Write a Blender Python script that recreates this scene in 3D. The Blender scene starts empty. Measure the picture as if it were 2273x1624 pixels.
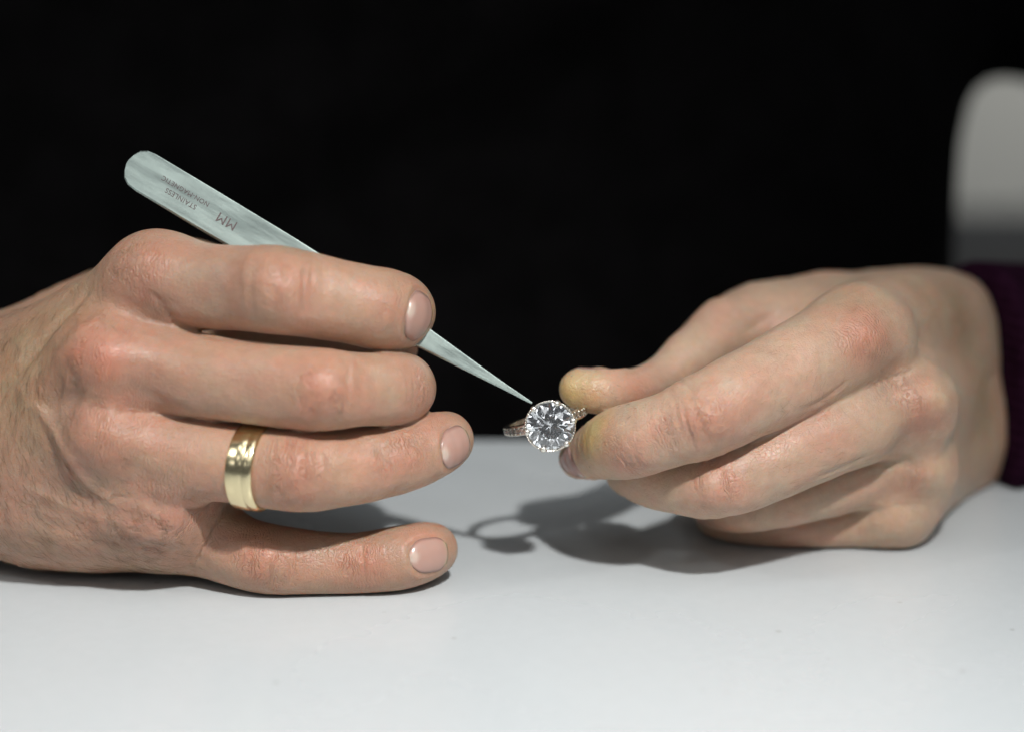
import bpy, bmesh, math, random
import numpy as np
from mathutils import Vector, Matrix

random.seed(7)
RNG = np.random.default_rng(11)
F = np.float32
SC = bpy.context.scene
COL = SC.collection

# ------------------------------------------------------------------ camera
# everything is measured in millimetres first and linked in metres
D = 600.0                                   # camera to focus plane
TH = math.radians(15.0)                     # camera looks 15 degrees down
H0 = 205.9                                  # camera height above the table
CAM = np.array([0.0, -576.0, H0])
VX = np.array([1.0, 0, 0])
VU = np.array([0, math.sin(TH), math.cos(TH)])      # up in the picture
VD = np.array([0, math.cos(TH), -math.sin(TH)])     # viewing direction
PXW, PXH = 2273.0, 1624.0                   # measuring grid laid over the photograph, 10 px = 1 mm

cam_d = bpy.data.cameras.new('camera')
cam = bpy.data.objects.new('camera', cam_d)
COL.objects.link(cam)
R = Matrix(((VX[0], VU[0], -VD[0]), (VX[1], VU[1], -VD[1]), (VX[2], VU[2], -VD[2])))
cam.matrix_world = Matrix.Translation(Vector(CAM / 1000)) @ R.to_4x4()
cam_d.sensor_width = 36.0
cam_d.lens = 36.0 * D / (PXW / 10)
cam_d.clip_start = 0.02
cam_d.clip_end = 50
cam_d.dof.use_dof = True
cam_d.dof.focus_distance = 0.600
cam_d.dof.aperture_fstop = 5.0
SC.camera = cam

# ------------------------------------------------------------------ light
world = bpy.data.worlds.new('World')
SC.world = world
world.use_nodes = True
world.node_tree.nodes['Background'].inputs[0].default_value = (0.93, 0.97, 1.0, 1)
world.node_tree.nodes['Background'].inputs[1].default_value = 0.08


def lamp(name, pos, target, size, power, color=(1, 1, 1), shape='DISK', size_y=None):
    l = bpy.data.lights.new(name, 'AREA')
    l.shape = shape
    l.size = size
    if size_y:
        l.size_y = size_y
    l.energy = power
    l.color = color
    o = bpy.data.objects.new(name, l)
    COL.objects.link(o)
    o.location = pos
    o.rotation_euler = (Vector(target) - Vector(pos)).to_track_quat('-Z', 'Y').to_euler()
    return o


def spot(name, pos, target, radius, power, angle, blend, color):
    l = bpy.data.lights.new(name, 'SPOT')
    l.shadow_soft_size = radius
    l.energy = power
    l.spot_size = math.radians(angle)
    l.spot_blend = blend
    l.color = color
    o = bpy.data.objects.new(name, l)
    COL.objects.link(o)
    o.location = pos
    o.rotation_euler = (Vector(target) - Vector(pos)).to_track_quat('-Z', 'Y').to_euler()
    return o


spot('key_lamp', (0.145, -0.45, 0.60), (-0.01, -0.14, 0.0), 0.019, 28, 47, 1.0, (1.0, 0.985, 0.965))
spot('second_lamp', (-0.95, -0.55, 0.95), (0, 0, 0.03), 0.03, 8, 40, 1.0, (1.0, 0.985, 0.96))
# unseen panels, added as soft fill and to brighten the diamond's facets
for k, (az, el, dist, lw, rad) in enumerate(((-62, 46, 1.9, 0.55, 1.5), (-38, 62, 1.8, 0.45, 2.2), (-24, 38, 2.2, 0.5, 1.4), (-6, 55, 2.0, 0.45, 1.8), (14, 34, 2.3, 0.5, 1.5),
                                             (30, 60, 1.8, 0.45, 2.0), (44, 42, 2.1, 0.55, 1.5), (70, 52, 1.9, 0.5, 1.5), (-10, 24, 2.6, 0.35, 1.2), (27, 20, 2.6, 0.3, 1.2),
                                             (-84, 30, 2.0, 0.5, 1.5), (88, 28, 2.0, 0.5, 1.5), (-48, 22, 2.3, 0.45, 1.3), (58, 22, 2.3, 0.45, 1.3), (8, 76, 1.7, 0.5, 1.6))):
    a_, e_ = math.radians(az), math.radians(el)
    pos = (dist * math.cos(e_) * math.sin(a_), -dist * math.cos(e_) * math.cos(a_), dist * math.sin(e_))
    lamp('fill_panel', pos, (0, 0, 0.03), lw, 1.6 * rad * math.pi * lw * lw * 0.6, (0.95, 0.98, 1.0), 'RECTANGLE', lw * 0.6)
spot('wall_fill_lamp', (0.30, 0.62, 0.75), (0.36, 1.1, 0.26), 0.05, 30, 52, 1.0, (1.0, 0.98, 0.93))  # unseen lamp added to brighten the wall in the gap

SC.view_settings.view_transform = 'Standard'
SC.view_settings.look = 'None'
SC.view_settings.exposure = 0.0
SC.view_settings.gamma = 1.0
SC.cycles.max_bounces = 14
SC.cycles.diffuse_bounces = 3
SC.cycles.transmission_bounces = 14
SC.cycles.transparent_max_bounces = 8
SC.cycles.glossy_bounces = 8
SC.cycles.sample_clamp_indirect = 6.0
SC.cycles.use_denoising = True
SC.cycles.use_adaptive_sampling = True
SC.cycles.adaptive_threshold = 0.02

# ------------------------------------------------------------------ measuring helpers


def vp(px, py, z):
    """picture position + depth (mm towards the camera) -> view-space mm"""
    s = (D - z) / D
    return np.array([(px - PXW / 2) / 10 * s, (PXH / 2 - py) / 10 * s, z])


def rmm(rpx, z):
    return rpx / 10 * (D - z) / D


def to_world(P):
    P = np.atleast_2d(np.asarray(P, dtype=np.float64))
    return (CAM + P[:, 0:1] * VX + P[:, 1:2] * VU + (D - P[:, 2:3]) * VD) / 1000.0


def vdir(v):
    """view-space direction -> world"""
    return v[0] * VX + v[1] * VU - v[2] * VD


def height(P):
    """height above the table in mm of view-space points"""
    return CAM[2] + P[..., 1] * VU[2] + (D - P[..., 2]) * VD[2]


def on_table(px, py, rpx, lift=-0.4):
    z = 0.0
    for _ in range(30):
        p = vp(px, py, z)
        e = height(p) - (rmm(rpx, z) + lift)
        z -= e / math.sin(TH + 0.07) * 0.8
    return z


# ------------------------------------------------------------------ material helpers
def mat(name):
    m = bpy.data.materials.new(name)
    m.use_nodes = True
    nt = m.node_tree
    return m, nt, nt.nodes['Principled BSDF']


def node(nt, kind, **kw):
    n = nt.nodes.new(kind)
    for k, v in kw.items():
        if k.startswith('i_'):
            n.inputs[k[2:].replace('_', ' ')].default_value = v
        else:
            setattr(n, k, v)
    return n


def simple(name, color, rough=0.5, metal=0.0, spec=0.5):
    m, nt, b = mat(name)
    b.inputs['Base Color'].default_value = (*color, 1)
    b.inputs['Roughness'].default_value = rough
    b.inputs['Metallic'].default_value = metal
    b.inputs['Specular IOR Level'].default_value = spec
    return m


def ramp(nt, p0, c0, p1, c1):
    n = nt.nodes.new('ShaderNodeValToRGB')
    e = n.color_ramp.elements
    e[0].position, e[0].color = p0, (*c0, 1)
    e[1].position, e[1].color = p1, (*c1, 1)
    return n


def link_obj(name, mesh, m=None, parent=None, origin=None):
    o = bpy.data.objects.new(name, mesh)
    COL.objects.link(o)
    if m is not None:
        if len(mesh.materials) == 0:
            mesh.materials.append(m)
    if origin is not None:
        mesh.transform(Matrix.Translation(-Vector(origin)))
        o.location = origin
    if parent is not None:
        o.parent = parent
        o.matrix_parent_inverse = Matrix.Translation(-parent.matrix_basis.translation)
    return o


def mesh_from(name, V, Fc, smooth=True):
    me = bpy.data.meshes.new(name)
    V = np.asarray(V, dtype=np.float32)
    if isinstance(Fc, np.ndarray):
        n, k = Fc.shape
        me.vertices.add(len(V))
        me.vertices.foreach_set('co', V.ravel())
        me.loops.add(n * k)
        me.loops.foreach_set('vertex_index', Fc.astype(np.int32).ravel())
        me.polygons.add(n)
        me.polygons.foreach_set('loop_start', np.arange(0, n * k, k, dtype=np.int32))
        me.update(calc_edges=True)
    else:
        me.from_pydata([tuple(map(float, v)) for v in V], [], Fc)
        me.update()
    me.polygons.foreach_set('use_smooth', np.full(len(me.polygons), smooth))
    return me


def tag(o, label=None, cat=None, group=None, kind=None):
    if label: o['label'] = label
    if cat: o['category'] = cat
    if group: o['group'] = group
    if kind: o['kind'] = kind
    return o


def empty(name, loc):
    o = bpy.data.objects.new(name, None)
    o.empty_display_size = 0.01
    COL.objects.link(o)
    o.location = loc
    return o


# ------------------------------------------------------------------ distance-field sculpting
def seg_d(p, a, b, ra, rb):
    ba = (b - a).astype(F)
    L2 = float(ba @ ba) + 1e-9
    q = p - a.astype(F)
    t = np.clip((q @ ba) * F(1 / L2), 0, 1)
    q = q - t[:, None] * ba
    return np.sqrt(np.einsum('ij,ij->i', q, q)) - (F(ra) + F(rb - ra) * t), t


def smin(a, b, k):
    h = np.maximum(k - np.abs(a - b), 0) * F(1 / k)
    return np.minimum(a, b) - h * h * F(k / 4)


def spline(nodes, n):
    P = np.array(nodes, dtype=np.float64)
    if len(P) < 3 or n == 1:
        return P
    Q = np.vstack([2 * P[0] - P[1], P, 2 * P[-1] - P[-2]])
    out = []
    for i in range(1, len(Q) - 2):
        p0, p1, p2, p3 = Q[i - 1:i + 3]
        for j in range(n):
            t = j / n
            out.append(0.5 * (2 * p1 + (p2 - p0) * t + (2 * p0 - 5 * p1 + 4 * p2 - p3) * t * t
                              + (3 * p1 - p0 - 3 * p2 + p3) * t ** 3))
    out.append(P[-1])
    return np.array(out)


def chain(nodes, n=3):
    """nodes (px, py, z, r_px) -> sampled (x, y, z, r) in mm"""
    out = []
    for px, py, z, r in nodes:
        v = vp(px, py, z)
        out.append((*v, rmm(r, z)))
    return spline(out, n)


def chain_d(p, C, want_s=False):
    best = None
    s0 = 0.0
    for i in range(len(C) - 1):
        d, t = seg_d(p, C[i, :3], C[i + 1, :3], C[i, 3], C[i + 1, 3])
        L = float(np.linalg.norm(C[i + 1, :3] - C[i, :3]))
        if best is None:
            best = d
            s = s0 + t * L
        else:
            if want_s:
                m = d < best
                s = np.where(m, s0 + t * L, s)
            best = np.minimum(best, d)
        s0 += L
    return (best, s) if want_s else best


class Sculpt:
    def __init__(self):
        self.palm = []
        self.fingers = []      # (chains, k)
        self.bumps = []        # (c, sig3, h)
        self.grooves = []      # (pts, w, depth)
        self.table = True
        self.kp = 7.0
        self.kf = 0.7
        self.prune = 11.0

    def _stack(self):
        if getattr(self, '_st', None) is not None:
            return
        A, B, RA, RB, self._ids = [], [], [], [], []
        n = 0
        self._groups = []            # (kind, [seg ranges], k)
        def add(C):
            nonlocal n
            m = len(C) - 1
            A.append(C[:-1, :3]); B.append(C[1:, :3]); RA.append(C[:-1, 3]); RB.append(C[1:, 3])
            r = (n, n + m); n += m
            return r
        self._pr = [add(C) for C in self.palm]
        self._fr = [([add(C) for C in chs], k) for chs, k in self.fingers]
        A, B = np.vstack(A), np.vstack(B)
        self._st = (A.astype(F), (B - A).astype(F), np.concatenate(RA).astype(F), (np.concatenate(RB) - np.concatenate(RA)).astype(F),
                    (1 / (np.einsum('ij,ij->i', B - A, B - A) + 1e-9)).astype(F))

    def _segs(self, p, sel):
        A, BA, RA, DR, IL = self._st
        q = p[:, None, :] - A[sel][None]
        t = np.clip(np.einsum('nsk,sk->ns', q, BA[sel]) * IL[sel], 0, 1)
        q = q - t[..., None] * BA[sel][None]
        return np.sqrt(np.einsum('nsk,nsk->ns', q, q)) - (RA[sel] + DR[sel] * t)

    def base(self, p):
        """expects spatially compact batches; far segments are dropped exactly"""
        self._stack()
        c = 0.5 * (p.min(0) + p.max(0))
        Rr = float(np.sqrt(((p - c) ** 2).sum(1).max()))
        allv = np.arange(len(self._st[2]))
        dc = self._segs(c[None].astype(F), allv)[0]
        keep = dc - Rr < dc.min() + Rr + self.prune
        sel = allv[keep]
        DM = self._segs(p, sel)
        pos = np.cumsum(keep) - 1

        def rng(r):
            k = np.nonzero(keep[r[0]:r[1]])[0]
            if len(k) == 0:
                return None
            return DM[:, pos[r[0] + k[0]]:pos[r[0] + k[-1]] + 1].min(1)
        big = np.full(len(p), 400.0, dtype=F)
        d = None
        for r in self._pr:
            e = rng(r)
            if e is None:
                continue
            d = e if d is None else smin(d, e, self.kp)
        if d is None:
            d = big
        tot = None
        for rs, k in self._fr:
            e = None
            for r in rs:
                x = rng(r)
                if x is None:
                    continue
                e = x if e is None else smin(e, x, 4.0)
            g = d if e is None else smin(d, e, k)
            tot = g if tot is None else smin(tot, g, self.kf) if e is not None else np.minimum(tot, g)
        return d.copy() if tot is None else tot

    def grouped(self, P, f, size=12.0):
        key = np.floor(P / size).astype(np.int64)
        key = (key[:, 0] * 4001 + key[:, 1]) * 4001 + key[:, 2]
        order = np.argsort(key, kind='stable')
        ks = key[order]
        cut = np.nonzero(np.diff(ks))[0] + 1
        out = np.empty(len(P), dtype=F)
        for g in np.split(order, cut):
            out[g] = f(P[g])
        return out

    def disp(self, p):
        o = np.zeros(len(p), dtype=F)
        pl, ph = p.min(0), p.max(0)
        for c, sg, h in self.bumps:
            if np.any(c + 2.6 * sg < pl) or np.any(c - 2.6 * sg > ph):
                continue
            m = np.abs(p[:, 0] - F(c[0])) < 2.6 * sg
            if not m.any():
                continue
            q = (p[m] - c.astype(F)) / F(sg)
            o[m] -= F(h) * np.exp(-np.einsum('ij,ij->i', q, q))
        for pts, w, dep in self.grooves:
            lo, hi = pts.min(0) - 3 * w, pts.max(0) + 3 * w
            if np.any(hi < pl) or np.any(lo > ph):
                continue
            m = np.all((p > lo) & (p < hi), axis=1)
            if not m.any():
                continue
            q = p[m]
            best = np.full(len(q), 1e6, dtype=F)
            n = len(pts) - 1
            for i in range(n):
                e, t = seg_d(q, pts[i], pts[i + 1], 0, 0)
                u = (i + t) / n
                taper = np.sqrt(np.clip(np.sin(np.pi * np.clip(u, 0.03, 0.97)), 0, 1))
                best = np.minimum(best, e + (1 - taper) * w * 1.2)
            o[m] += F(dep) * np.exp(-(best / F(w)) ** 2)
        return o

    def __call__(self, p):
        d = self.base(p)
        m = np.abs(d) < 6
        if m.any():
            d[m] += self.disp(p[m])
        if self.table:
            d = -smin(-d, (height(p) - 0.05).astype(F), 1.0)
        return d

    def hit(self, px, py, full=False):
        z = 90.0
        f = self.base if not full else self
        for _ in range(70):
            p = vp(px, py, z)[None].astype(F)
            e = float(f(p)[0])
            if e < 0.02:
                break
            z -= max(e * 0.9, 0.02)
            if z < -200:
                return None
        return vp(px, py, z)

    def grad(self, p, e=0.15, full=True, d0=None, size=14.0):
        f = self if full else self.base
        g = np.empty_like(p)
        if d0 is None:
            d0 = self.grouped(p, f, size)
        for i in range(3):
            q = p.copy(); q[:, i] += F(e)
            g[:, i] = (self.grouped(q, f, size) - d0) / F(e)
        return g

    def bump(self, px, py, sig, h, dz=0.0):
        c = self.hit(px, py)
        if c is None:
            return
        self.bumps.append((c + np.array([0, 0, dz]), sig / 10, h))

    def groove(self, pts, w, dep, sub=3):
        P2 = spline([(x, y) for x, y in pts], sub)
        out = [self.hit(x, y) for x, y in P2]
        out = [o for o in out if o is not None]
        if len(out) > 1:
            self.grooves.append((np.array(out, dtype=F), w, dep))

    def bounds(self, pad=3):
        A = [C for C in self.palm] + [C for chs, k in self.fingers for C in chs]
        A = np.vstack(A)
        return (A[:, :3] - A[:, 3:]).min(0) - pad, (A[:, :3] + A[:, 3:]).max(0) + pad

    def mesh(self, h, B=8, newton=1):
        lo, hi = self.bounds(getattr(self, 'pad', 4))
        nb = np.ceil((hi - lo) / (h * B)).astype(int)
        n = nb * B
        V = np.empty(tuple(n), dtype=F)
        bi = np.stack(np.meshgrid(*[np.arange(k) for k in nb], indexing='ij'), -1).reshape(-1, 3)
        cen = (lo + (bi + 0.5) * B * h).astype(F)
        dc = self.grouped(cen, self, B * h * 3)
        act = np.abs(dc) < B * h * 0.95 + 1.0
        # fill by sign
        V.reshape(nb[0], B, nb[1], B, nb[2], B)[:] = np.where(dc < 0, -9, 9).reshape(nb[0], 1, nb[1], 1, nb[2], 1)
        off = np.stack(np.meshgrid(*[np.arange(B)] * 3, indexing='ij'), -1).reshape(-1, 3)
        ids = bi[act]
        V6 = V.reshape(nb[0], B, nb[1], B, nb[2], B)
        step = 1
        for s in range(0, len(ids), step):
            b = ids[s:s + step]
            P = (lo + ((b[:, None, :] * B) + off[None]).reshape(-1, 3) * h).astype(F)
            d = self(P).reshape(len(b), B, B, B)
            V6[b[:, 0], :, b[:, 1], :, b[:, 2], :] = d
        S = V < 0
        cnt = np.zeros(tuple(n - 1), dtype=np.int8)
        for dx in (0, 1):
            for dy in (0, 1):
                for dz in (0, 1):
                    cnt += S[dx:n[0] - 1 + dx, dy:n[1] - 1 + dy, dz:n[2] - 1 + dz]
        cells = np.argwhere((cnt > 0) & (cnt < 8))
        idx = np.full(tuple(n - 1), -1, dtype=np.int32)
        idx[cells[:, 0], cells[:, 1], cells[:, 2]] = np.arange(len(cells))
        acc = np.zeros((len(cells), 3)); num = np.zeros(len(cells))
        corners = [(a, b, c) for a in (0, 1) for b in (0, 1) for c in (0, 1)]
        vals = {c: V[cells[:, 0] + c[0], cells[:, 1] + c[1], cells[:, 2] + c[2]] for c in corners}
        for c in corners:
            for ax in range(3):
                if c[ax] == 0:
                    c2 = list(c); c2[ax] = 1; c2 = tuple(c2)
                    a, b = vals[c], vals[c2]
                    m = (a < 0) != (b < 0)
                    t = np.where(m, a / np.where(m, a - b, 1), 0)
                    pt = np.tile(np.array(c, float), (len(cells), 1))
                    pt[:, ax] = t
                    acc[m] += pt[m]; num[m] += 1
        P = (lo + (cells + acc / num[:, None]) * h).astype(F)
        quads = []
        for ax in range(3):
            sl0 = [slice(None)] * 3; sl1 = [slice(None)] * 3
            sl0[ax] = slice(0, n[ax] - 1); sl1[ax] = slice(1, n[ax])
            ch = S[tuple(sl0)] != S[tuple(sl1)]
            e = np.argwhere(ch)
            o1, o2 = [(1, 2), (2, 0), (0, 1)][ax]
            e = e[(e[:, o1] > 0) & (e[:, o2] > 0) & (e[:, o1] < n[o1] - 1) & (e[:, o2] < n[o2] - 1)]
            ins = S[e[:, 0], e[:, 1], e[:, 2]]
            q = []
            for d1, d2 in ((-1, -1), (0, -1), (0, 0), (-1, 0)):
                c = e.copy(); c[:, o1] += d1; c[:, o2] += d2
                q.append(idx[c[:, 0], c[:, 1], c[:, 2]])
            q = np.stack(q, 1)
            q[~ins] = q[~ins][:, ::-1]
            quads.append(q)
        Q = np.vstack(quads)
        Q = Q[(Q >= 0).all(1)]
        for _ in range(newton):
            gs = max(14.0, 14 * h)
            d = self.grouped(P, self, gs)
            g = self.grad(P, d0=d, size=gs)
            g2 = np.einsum('ij,ij->i', g, g)
            stepv = g * (np.clip(d, -h, h) / np.maximum(g2, 0.3))[:, None]
            P = P - stepv * F(0.9)
        return P, Q


def skin_attrs(me, col, fs, wr):
    a = me.attributes.new('Col', 'FLOAT_COLOR', 'POINT')
    c4 = np.ones((len(col), 4), dtype=F); c4[:, :3] = col
    a.data.foreach_set('color', c4.ravel())
    a = me.attributes.new('fs', 'FLOAT', 'POINT'); a.data.foreach_set('value', fs.astype(F))
    a = me.attributes.new('wr', 'FLOAT', 'POINT'); a.data.foreach_set('value', wr.astype(F))


# ------------------------------------------------------------------ materials
def make_skin():
    m, nt, b = mat('skin')
    L = nt.links.new
    at = node(nt, 'ShaderNodeAttribute', attribute_name='Col')
    fs = node(nt, 'ShaderNodeAttribute', attribute_name='fs')
    wr = node(nt, 'ShaderNodeAttribute', attribute_name='wr')
    tc = node(nt, 'ShaderNodeTexCoord')
    # mottling: pinkish and yellowish patches
    n1 = node(nt, 'ShaderNodeTexNoise', i_Scale=130.0, i_Detail=5.0, i_Roughness=0.6)
    n2 = node(nt, 'ShaderNodeTexNoise', i_Scale=420.0, i_Detail=4.0, i_Roughness=0.6)
    L(tc.outputs['Object'], n1.inputs['Vector']); L(tc.outputs['Object'], n2.inputs['Vector'])
    r1 = ramp(nt, 0.33, (1.07, 0.93, 0.90), 0.66, (0.95, 1.04, 1.02))
    r2 = ramp(nt, 0.30, (0.88, 0.86, 0.85), 0.70, (1.10, 1.10, 1.10))
    L(n1.outputs[0], r1.inputs[0]); L(n2.outputs[0], r2.inputs[0])
    m1 = node(nt, 'ShaderNodeMix', data_type='RGBA', blend_type='MULTIPLY'); m1.inputs[0].default_value = 0.75
    m2 = node(nt, 'ShaderNodeMix', data_type='RGBA', blend_type='MULTIPLY'); m2.inputs[0].default_value = 0.6
    L(at.outputs['Color'], m1.inputs[6]); L(r1.outputs[0], m1.inputs[7])
    L(m1.outputs[2], m2.inputs[6]); L(r2.outputs[0], m2.inputs[7])
    # wrinkle lines across the joints
    nd = node(nt, 'ShaderNodeTexNoise', i_Scale=260.0, i_Detail=3.0, i_Roughness=0.6)
    L(tc.outputs['Object'], nd.inputs['Vector'])
    mu = node(nt, 'ShaderNodeMath', operation='MULTIPLY'); mu.inputs[1].default_value = 4.2
    L(fs.outputs['Fac'], mu.inputs[0])
    ma = node(nt, 'ShaderNodeMath', operation='MULTIPLY_ADD'); ma.inputs[1].default_value = 17.0
    L(nd.outputs[0], ma.inputs[0]); L(mu.outputs[0], ma.inputs[2])
    si = node(nt, 'ShaderNodeMath', operation='SINE'); L(ma.outputs[0], si.inputs[0])
    ab = node(nt, 'ShaderNodeMath', operation='ABSOLUTE'); L(si.outputs[0], ab.inputs[0])
    po = node(nt, 'ShaderNodeMath', operation='POWER'); L(ab.outputs[0], po.inputs[0]); po.inputs[1].default_value = 0.45
    inv = node(nt, 'ShaderNodeMath', operation='SUBTRACT'); inv.inputs[0].default_value = 1.0
    L(po.outputs[0], inv.inputs[1])
    # broken up along the line
    nb = node(nt, 'ShaderNodeTexNoise', i_Scale=180.0, i_Detail=2.0)
    L(tc.outputs['Object'], nb.inputs['Vector'])
    rb = ramp(nt, 0.36, (0, 0, 0), 0.62, (1, 1, 1)); L(nb.outputs[0], rb.inputs[0])
    w1 = node(nt, 'ShaderNodeMath', operation='MULTIPLY'); L(inv.outputs[0], w1.inputs[0]); L(wr.outputs['Fac'], w1.inputs[1])
    w2 = node(nt, 'ShaderNodeMath', operation='MULTIPLY'); L(w1.outputs[0], w2.inputs[0]); L(rb.outputs[0], w2.inputs[1])
    # fine cells of skin
    vo = node(nt, 'ShaderNodeTexVoronoi', feature='DISTANCE_TO_EDGE', i_Scale=950.0)
    mv = node(nt, 'ShaderNodeMix', data_type='VECTOR'); mv.inputs[0].default_value = 0.0015
    L(tc.outputs['Object'], mv.inputs[4])
    L(nd.outputs[1], mv.inputs[5]); L(mv.outputs[1], vo.inputs['Vector'])
    rv = ramp(nt, 0.0, (0, 0, 0), 0.16, (1, 1, 1)); L(vo.outputs[0], rv.inputs[0])
    n3 = node(nt, 'ShaderNodeTexNoise', i_Scale=600.0, i_Detail=3.0, i_Roughness=0.7); L(tc.outputs['Object'], n3.inputs['Vector'])
    h1 = node(nt, 'ShaderNodeMath', operation='MULTIPLY_ADD'); L(rv.outputs[0], h1.inputs[0]); h1.inputs[1].default_value = 0.22
    L(n3.outputs[0], h1.inputs[2])
    h2 = node(nt, 'ShaderNodeMath', operation='MULTIPLY_ADD'); L(w2.outputs[0], h2.inputs[0]); h2.inputs[1].default_value = -3.8
    L(h1.outputs[0], h2.inputs[2])
    bp = node(nt, 'ShaderNodeBump', i_Strength=1.0, i_Distance=0.00020)
    L(h2.outputs[0], bp.inputs['Height'])
    # lines are a bit darker and redder
    m3 = node(nt, 'ShaderNodeMix', data_type='RGBA', blend_type='MULTIPLY')
    cl = node(nt, 'ShaderNodeMath', operation='MULTIPLY', use_clamp=True); L(w2.outputs[0], cl.inputs[0]); cl.inputs[1].default_value = 0.85
    L(cl.outputs[0], m3.inputs[0]); L(m2.outputs[2], m3.inputs[6]); m3.inputs[7].default_value = (0.72, 0.50, 0.45, 1)
    L(m3.outputs[2], b.inputs['Base Color'])
    L(bp.outputs[0], b.inputs['Normal'])
    b.inputs['Subsurface Weight'].default_value = 0.85
    b.inputs['Subsurface Radius'].default_value = (1.0, 0.36, 0.2)
    b.inputs['Subsurface Scale'].default_value = 0.0009
    b.inputs['Roughness'].default_value = 0.41
    b.inputs['Specular IOR Level'].default_value = 0.45
    return m


SKIN = make_skin()

BASE = np.array([0.46, 0.298, 0.212])
RED = np.array([0.46, 0.205, 0.14])
PINK = np.array([0.48, 0.25, 0.19])
YEL = np.array([0.50, 0.365, 0.145])
PALE = np.array([0.60, 0.45, 0.31])
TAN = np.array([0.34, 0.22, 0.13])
VIOLET_SHADE = np.array([0.31, 0.185, 0.145])  # violet skin tint, also painted shade that darkens the dips between knuckles


def vnormals(P, Q):
    n = np.cross(P[Q[:, 2]] - P[Q[:, 0]], P[Q[:, 3]] - P[Q[:, 1]])
    N = np.zeros_like(P)
    for j in range(4):
        for k in range(3):
            N[:, k] += np.bincount(Q[:, j], n[:, k], len(P)).astype(F)
    return N / np.maximum(np.linalg.norm(N, axis=1), 1e-9)[:, None]


def build_hand(name, S, h, blobs, wrinkles, parent, base=BASE):
    P, Q = S.mesh(h)
    # slight unevenness of the flesh
    ph = RNG.uniform(0, 6.28, 14); dr = RNG.normal(size=(14, 3)); dr /= np.linalg.norm(dr, axis=1)[:, None]
    wl = RNG.uniform(4.0, 11.0, 14)
    nz = sum(np.sin(P @ (dr[i] * 6.28 / wl[i]) + ph[i]) * wl[i] for i in range(14)) / 14 * 0.05
    g = vnormals(P, Q)
    k = np.clip(height(P) / 2.0, 0, 1)
    for c_, L_ in getattr(S, 'nails', []):
        k = k * np.clip(np.linalg.norm(P - c_, axis=1) / L_ - 0.6, 0, 1)
    P = (P + g * (nz * k)[:, None]).astype(F)
    # colour
    col = np.tile(base, (len(P), 1))
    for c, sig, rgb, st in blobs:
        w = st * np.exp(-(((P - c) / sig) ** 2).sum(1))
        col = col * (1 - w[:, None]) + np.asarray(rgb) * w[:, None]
    # arclength along the closest finger
    best = np.full(len(P), 1e6); fs = np.zeros(len(P))
    for chs, k in S.fingers:
        d, s = chain_d(P, chs[0], True)
        m = d < best
        best = np.where(m, d, best); fs = np.where(m, s, fs)
    wr = np.zeros(len(P))
    for c, sig, st in wrinkles:
        wr = np.maximum(wr, st * np.exp(-(((P - c) / sig) ** 2).sum(1)))
    W = to_world(P)
    me = mesh_from(name, W, Q)
    skin_attrs(me, col, fs, wr)
    org = Vector((float(W[:, 0].mean()), float(W[:, 1].mean()), 0.0))
    o = link_obj(name, me, SKIN, parent, org)
    S.P, S.N = P, vnormals(P, Q)
    return o


def blob(S, px, py, sig, rgb, st):
    c = S.hit(px, py)
    if c is None:
        c, st = np.array([0, 0, 900.0]), 0.0
    return (c, sig / 10, rgb, st)


def wrk(S, px, py, sig, st):
    return (S.hit(px, py), sig / 10, st)


# ------------------------------------------------------------------ fingernails
def make_nailmat():
    m, nt, b = mat('fingernail')
    at = node(nt, 'ShaderNodeAttribute', attribute_name='Col')
    nt.links.new(at.outputs['Color'], b.inputs['Base Color'])
    b.inputs['Roughness'].default_value = 0.24
    b.inputs['Specular IOR Level'].default_value = 0.55
    b.inputs['Subsurface Weight'].default_value = 0.5
    b.inputs['Subsurface Radius'].default_value = (1, 0.4, 0.3)
    b.inputs['Subsurface Scale'].default_value = 0.001
    return m


NAIL = make_nailmat()


def nail_frame(S, px, py, ang):
    c = S.hit(px, py)
    g = S.grad(c[None].astype(F), 0.8, full=False)[0].astype(float)
    n = g / np.linalg.norm(g)
    a = np.array([math.cos(ang), math.sin(ang), 0.0])
    a = a - n * (a @ n); a /= np.linalg.norm(a)
    b = np.cross(n, a)
    return c, n, a, b


def nail_outline(u):
    """half-width at u in -1 (root) .. 1 (free edge)"""
    return 0.93 * (1 - np.maximum(-u - 0.05, 0) ** 2.6 * 0.75) * (1 - np.maximum(u - 0.35, 0) ** 2.2 * 1.05)


def prep_nail(S, px, py, ang, Lmm, Wmm, fr=None):
    """sinks the nail bed a little and raises the folds round it; returns its frame"""
    fr = fr or nail_frame(S, px, py, ang)
    c, n, a, b = fr
    S.nails = getattr(S, 'nails', []) + [(c, Lmm)]
    pts = []
    for u in np.linspace(0.75, -1.0, 9):
        pts.append((u, -1))
    for u in np.linspace(-1.0, 0.75, 9):
        pts.append((u, 1))
    pl = []
    for u, s in pts:
        q = c + a * u * Lmm / 2 + b * s * nail_outline(np.array(u)) * Wmm / 2
        q = project(S, q, n)
        pl.append(q)
    S.grooves.append((np.array(pl, dtype=F), 0.6, 0.50))
    rim = []
    for u, s in pts[3:-3]:
        q = c + a * (u * 1.16 - 0.02) * Lmm / 2 + b * s * (nail_outline(np.array(u)) + 0.20) * Wmm / 2
        rim.append(project(S, q, n))
    S.grooves.append((np.array(rim, dtype=F), 1.0, -0.45))
    return fr


def project(S, q, n, it=6):
    q = q.astype(float).copy()
    for _ in range(it):
        d = float(S.base(q[None].astype(F))[0])
        q = q - n * d * 0.8
    return q


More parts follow.
